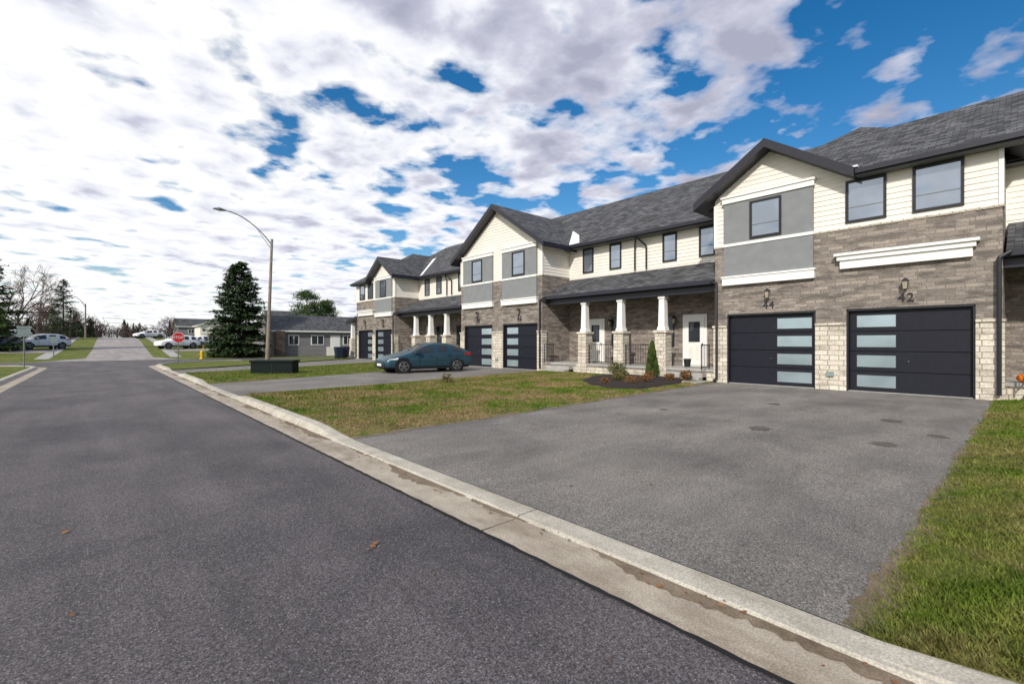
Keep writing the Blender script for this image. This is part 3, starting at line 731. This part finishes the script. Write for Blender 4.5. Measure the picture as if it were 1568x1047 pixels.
x,y=wp(309,42); m=MB(); m.tube((x,y,0),(x,y,.1),.18,.18,'yellow',12); m.tube((x,y,.1),(x,y,.62),.12,.11,'yellow',12); m.tube((x,y,.62),(x,y,.78),.15,.05,'yellow',12); m.tube((x-.22,y,.45),(x+.22,y,.45),.06,.06,'yellow',10); m.tube((x,y-.2,.42),(x,y,.42),.07,.07,'yellow',10); m.tube((x+.1,y,0),(x+.1,y,1.3),.02,.02,'yellow',6); m.build('fire_hydrant',uv=False)
for dx,dy in((0,0),(.75,.2)):
    e=empty('wheelie_bin',(16.3+dx,41.9+dy*2,.07)); m=MB(); m.frust(0,0,.08,.95,.24,.32,'bin'); m.frust(0,0,.95,1.05,.35,.30,'bin'); m.tube((-.25,.25,.1),(.25,.25,.1),.1,.1,'tyre',10); m.build('bin_body',e,uv=False)
# ------------------------------------------------------------ bungalow & distant houses
def simple_house(name,x0,x1,y0,y1,zb,zw,zr,wall,ridge='x',wins=()):
    e=empty(name); m=MB(); m.box(x0,x1,y0,y1,zb-.5,zw,wall)
    o=.4
    if ridge=='x':
        c=(y0+y1)/2
        m.slab([(x0-o,y0-o,zw-.1),(x1+o,y0-o,zw-.1),(x1+o,c,zr),(x0-o,c,zr)],.14,'shingle','white'); m.slab([(x0-o,c,zr),(x1+o,c,zr),(x1+o,y1+o,zw-.1),(x0-o,y1+o,zw-.1)],.14,'shingle','white')
        for xx in(x0+.01,x1-.01): m.face([(xx,y0,zw-.02),(xx,y1,zw-.02),(xx,c,zr-.15)],wall)
    else:
        c=(x0+x1)/2
        m.slab([(x0-o,y0-o,zw-.1),(c,y0-o,zr),(c,y1+o,zr),(x0-o,y1+o,zw-.1)][::-1],.14,'shingle','white'); m.slab([(c,y0-o,zr),(x1+o,y0-o,zw-.1),(x1+o,y1+o,zw-.1),(c,y1+o,zr)][::-1],.14,'shingle','white')
        for yy in(y0+.01,y1-.01): m.face([(x0,yy,zw-.02),(x1,yy,zw-.02),(c,yy,zr-.15)],wall)
    for (a,b_,z0,z1,k) in wins:
        m.box(a-.09,b_+.09,y0-.05,y0,z0-.09,z1+.09,'white'); m.box(a,b_,y0-.06,y0-.048,z0,z1,k); m.box((a+b_)/2-.03,(a+b_)/2+.03,y0-.07,y0-.06,z0,z1,'white')
    m.build('walls_and_roof',e)
simple_house('bungalow',13.6,24,52,60,0,2.85,4.6,'greysiding','x',[(15.0,15.9,1.3,2.2,'dglass'),(17.3,18.5,1.3,2.2,'dglass'),(19.4,20.3,.1,2.2,'white'),(20.8,21.7,1.3,2.2,'dglass')])
m=MB(); m.box(18.9,24.1,51.9,51.99,0,1.0,'siding'); m.box(13.55,14.4,51.3,51.98,0,2.7,'bark'); m.build('bungalow_wainscot_and_bay',bpy.data.objects['bungalow'])
x,y=wp(305,105); simple_house('distant_house',x-4,x+4,y,y+7,H(y),H(y)+2.8,H(y)+4.6,'greysiding','x',[(x-2,x-1,3.5,4.3,'dglass'),(x+1,x+2,3.5,4.3,'dglass')])
x,y=wp(335,90); simple_house('distant_house',x-3,x+4,y,y+7,H(y),H(y)+2.6,H(y)+4.2,'siding','y',[(x-1,x,H(y)+1,H(y)+2,'dglass')])
x,y=wp(462,95); simple_house('distant_house',x-6,x+5,y,y+7,H(y),H(y)+3.6,H(y)+5.9,'stone','x')
# ------------------------------------------------------------ trees
def spruce(x,y,zb,h,R,cnt,k='spruce',name='spruce_tree',low=.03,ex=.62):
    m=MB(); m.tube((x,y,zb-.1),(x,y,zb+h*.93),R*.07,.02,'bark',8)
    nb=int(h*26)
    for b in range(nb):
        t=low+(1-low)*(b+random.random())/nb; a=random.uniform(0,6.283)
        ln=R*(1-t)**ex*min(1,.75+t*2)*random.uniform(.72,1.1)+.10
        z0=zb+h*t; dr=-.28*(1-t)+.25*t
        n=int(cnt/nb*(.35+1.5*(1-t)))
        tip=Vector((math.cos(a),math.sin(a),dr)); 
        m.tube((x,y,z0),tuple(Vector((x,y,z0))+tip*ln*.9),.03,.008,'bark',4,False)
        for _ in range(n):
            u=random.uniform(.15,1)**.7; p=Vector((x,y,z0))+tip*ln*u+Vector((0,0,.10*ln*u*u))
            sp=.16*ln*(1.1-u*.6)+.05
            p+=Vector((random.gauss(0,sp),random.gauss(0,sp),random.gauss(0,.07)))
            d=(Vector((math.cos(a),math.sin(a),-.25))+Vector(rng.normal(size=3))*.45).normalized(); v=d.cross(Vector((0,0,1))+Vector(rng.normal(size=3))*.5).normalized()
            s=random.uniform(.10,.24)*max(.6,R/2.7)
            m.face([p-d*s-v*s*.22,p-v*s*.3+d*s*.3,p+d*s*1.2,p+v*s*.3+d*s*.2],k)
    m.tube((x,y,zb+h*.9),(x,y,zb+h*1.0),.04,.01,k,5)
    return m.build(name,uv=False)
spruce(10.45,52.3,.05,9.3,2.95,18000,ex=.52)
x,y=wp(97,70); spruce(x,y,H(y),8.9,2.3,5000)
x,y=wp(-34,45); spruce(x,y,H(y),11,3.7,9000,'pine',name='pine_tree')
def pine(px,D,top,R,zl):
    x,y=wp(px,D); m=MB(); zb=H(y); m.tube((x,y,zb),(x,y,top-.5),.22,.06,'bark',8)
    for b in range(40):
        t=random.random(); z=zl+(top-zl)*t; a=random.uniform(0,6.28); ln=R*(1-t*.75)*random.uniform(.5,1)
        c=Vector((x+math.cos(a)*ln,y+math.sin(a)*ln,z+.3)); m.tube((x,y,z-.2),c,.05,.02,'bark',4,False)
        for _ in range(120):
            q=Vector(rng.normal(size=3))*.48; q.z*=.5; p=c+q; d=Vector(rng.normal(size=3)).normalized(); d.z=abs(d.z); v=d.orthogonal().normalized(); s=random.uniform(.12,.28)
            m.face([p-d*s-v*s*.2,p-v*s*.25,p+d*s,p+v*s*.25],'pine')
    m.build('pine_tree',uv=False)
pine(470,75,9.4,3.4,4.2); pine(499,80,8.2,2.4,4.2)
def bare(x,y,zb,h,name='bare_tree',depth=6,spread=.55,k='twig',r0=.2):
    m=MB()
    def rec(p,d,l,r,n):
        q=p+d*l; m.tube(p,q,r,r*.7,'bark' if n>3 else k,6 if n>3 else 3,False)
        if n==0: return
        for _ in range(3):
            dd=(d+Vector(rng.normal(size=3))*spread+Vector((0,0,.12))).normalized()
            rec(q if random.random()<.6 else p+d*l*.7,dd,l*random.uniform(.62,.86),max(r*.62,.019),n-1)
    rec(Vector((x,y,zb)),Vector((0,0,1)),h*.26,r0,depth)
    m.build(name,uv=False)
for px,D,hh in((28,78,14),(58,86,11),(6,70,10),(78,95,9),(44,70,7.5),(118,92,6.5),(150,115,6)):
    x,y=wp(px,D); bare(x,y,H(y),hh)
for px,D,hh in((262,105,7),(188,120,5.5),(345,100,5.5),(222,125,6)):
    x,y=wp(px,D); bare(x,y,H(y),hh,depth=6,spread=.7)
for px,D,hh in((425,80,4),(455,88,6),(516,88,8),(440,84,5)):
    x,y=wp(px,D); bare(x,y,H(y),hh,depth=5)
m=MB()
for i_ in range(360):
    px=random.uniform(-60,620) if i_<270 else random.uniform(-60,150); D=random.uniform(125,210) if i_<270 else random.uniform(95,125); x,y=wp(px,D); hh=random.uniform(3.5,6.6)*D/160 if i_<270 else random.uniform(2.5,5.5)
    green=random.random()<.16; w=random.uniform(1.6,3.6)
    m.tube((x,y,2.2),(x,y,2.2+hh*.6),.12,.06,'bark',4,False)
    for i in range(110):
        if green:
            t=random.random(); rr=w*.5*(1-t)**.8*random.random()**.5; a=random.uniform(0,6.28); p=Vector((x+rr*math.cos(a),y+rr*math.sin(a),2.2+.2+hh*t))
        else:
            q=Vector(rng.normal(size=3)); q=q.normalized()*random.random()**.4; p=Vector((x+q.x*w,y+q.y*w,2.2+hh*.52+q.z*hh*.45))
        d=(Vector(rng.normal(size=3))*.5+Vector((0,0,1))).normalized(); v=d.orthogonal().normalized(); s=random.uniform(.2,.6); wd=.35 if green else .11
        m.face([p-d*s-v*s*wd,p+d*s-v*s*wd*.5,p+d*s+v*s*wd*.5,p-d*s+v*s*wd],'spruce' if green else 'twig')
m.build('distant_treeline',uv=False)
# ------------------------------------------------------------ world
w=bpy.data.worlds.new('World'); scene.world=w; w.use_nodes=True; nt=w.node_tree
bg=nt.nodes['Background']; bg.inputs['Strength'].default_value=.12
sky=nt.nodes.new('ShaderNodeTexSky'); sky.sky_type='NISHITA'; sky.sun_disc=False
SE=math.radians(34); az=math.atan2(-.9,-.42)
sky.sun_elevation=SE; sky.sun_rotation=az
hs=nt.nodes.new('ShaderNodeHueSaturation'); hs.inputs['Saturation'].default_value=1.5; hs.inputs['Value'].default_value=1.05; L(nt,sky.outputs[0],hs.inputs['Color'])
tc=nt.nodes.new('ShaderNodeTexCoord'); sp=nt.nodes.new('ShaderNodeSeparateXYZ'); L(nt,tc.outputs['Generated'],sp.inputs[0])
def math_(op,a,b=None):
    n=nt.nodes.new('ShaderNodeMath'); n.operation=op
    for s,v in zip(n.inputs,(a,b)):
        if v is None: continue
        if hasattr(v,'is_output'): L(nt,v,s)
        else: s.default_value=v
    return n.outputs[0]
zc=math_('ADD',math_('MAXIMUM',sp.outputs[2],0.0),.09)
cx=math_('DIVIDE',sp.outputs[0],zc); cy=math_('DIVIDE',sp.outputs[1],zc)
cb=nt.nodes.new('ShaderNodeCombineXYZ'); L(nt,cx,cb.inputs[0]); L(nt,cy,cb.inputs[1])
mp=nt.nodes.new('ShaderNodeMapping'); mp.inputs['Rotation'].default_value=(0,0,math.radians(20)); mp.inputs['Scale'].default_value=(1.0,1.0,1); mp.inputs['Location'].default_value=(3.1,1.7,0); L(nt,cb.outputs[0],mp.inputs[0])
v=mp.outputs[0]
n1=noise(nt,v,3.6,7,.50,.1); n0=noise(nt,v,.6,3,.5)
lr=math_('SUBTRACT',sp.outputs[1],sp.outputs[0])
bias=math_('MULTIPLY',lr,.055)
s_=math_('ADD',math_('ADD',math_('MULTIPLY',n1,.72),math_('MULTIPLY',n0,.38)),bias)
mask=ramp(nt,s_,[(.478,(0,0,0)),(.515,(.55,.55,.55)),(.56,(1,1,1))])
sh=noise(nt,v,5.0,5,.55,.2)
dens=math_('MULTIPLY',math_('SUBTRACT',s_,.54),-1.5)
bright=math_('ADD',math_('ADD',math_('MULTIPLY',sh,.8),math_('ADD',dens,.18)),math_('MULTIPLY',lr,.30))
cc=ramp(nt,bright,[(.28,(3.5,3.6,4.6)),(.46,(5.2,5.3,6.3)),(.60,(7.5,7.6,8.2)),(.74,(8.7,8.7,8.7))])
hz=ramp(nt,sp.outputs[2],[(0.0,(.6,.6,.6)),(.16,(0,0,0))])
skyc=mix(nt,hz,hs.outputs[0],(6.6,7.3,8.3))
fin=mix(nt,mask,skyc,cc)
L(nt,fin,bg.inputs['Color'])
sl=bpy.data.lights.new('sun','SUN'); sl.energy=3.7; sl.angle=math.radians(2.0); sl.color=(1,.95,.87)
so=bpy.data.objects.new('sun',sl); COL.objects.link(so)
dirv=Vector((math.sin(az)*math.cos(SE),math.cos(az)*math.cos(SE),math.sin(SE)))
so.rotation_euler=(-dirv).to_track_quat('-Z','Y').to_euler()
cd=bpy.data.cameras.new('camera'); cam=bpy.data.objects.new('camera',cd); COL.objects.link(cam)
cam.location=(0,0,1.55); cam.rotation_euler=(math.pi/2,0,-math.radians(41.76)); cd.sensor_width=36; cd.lens=16.3; cd.clip_end=6000; cd.clip_start=.05
scene.camera=cam
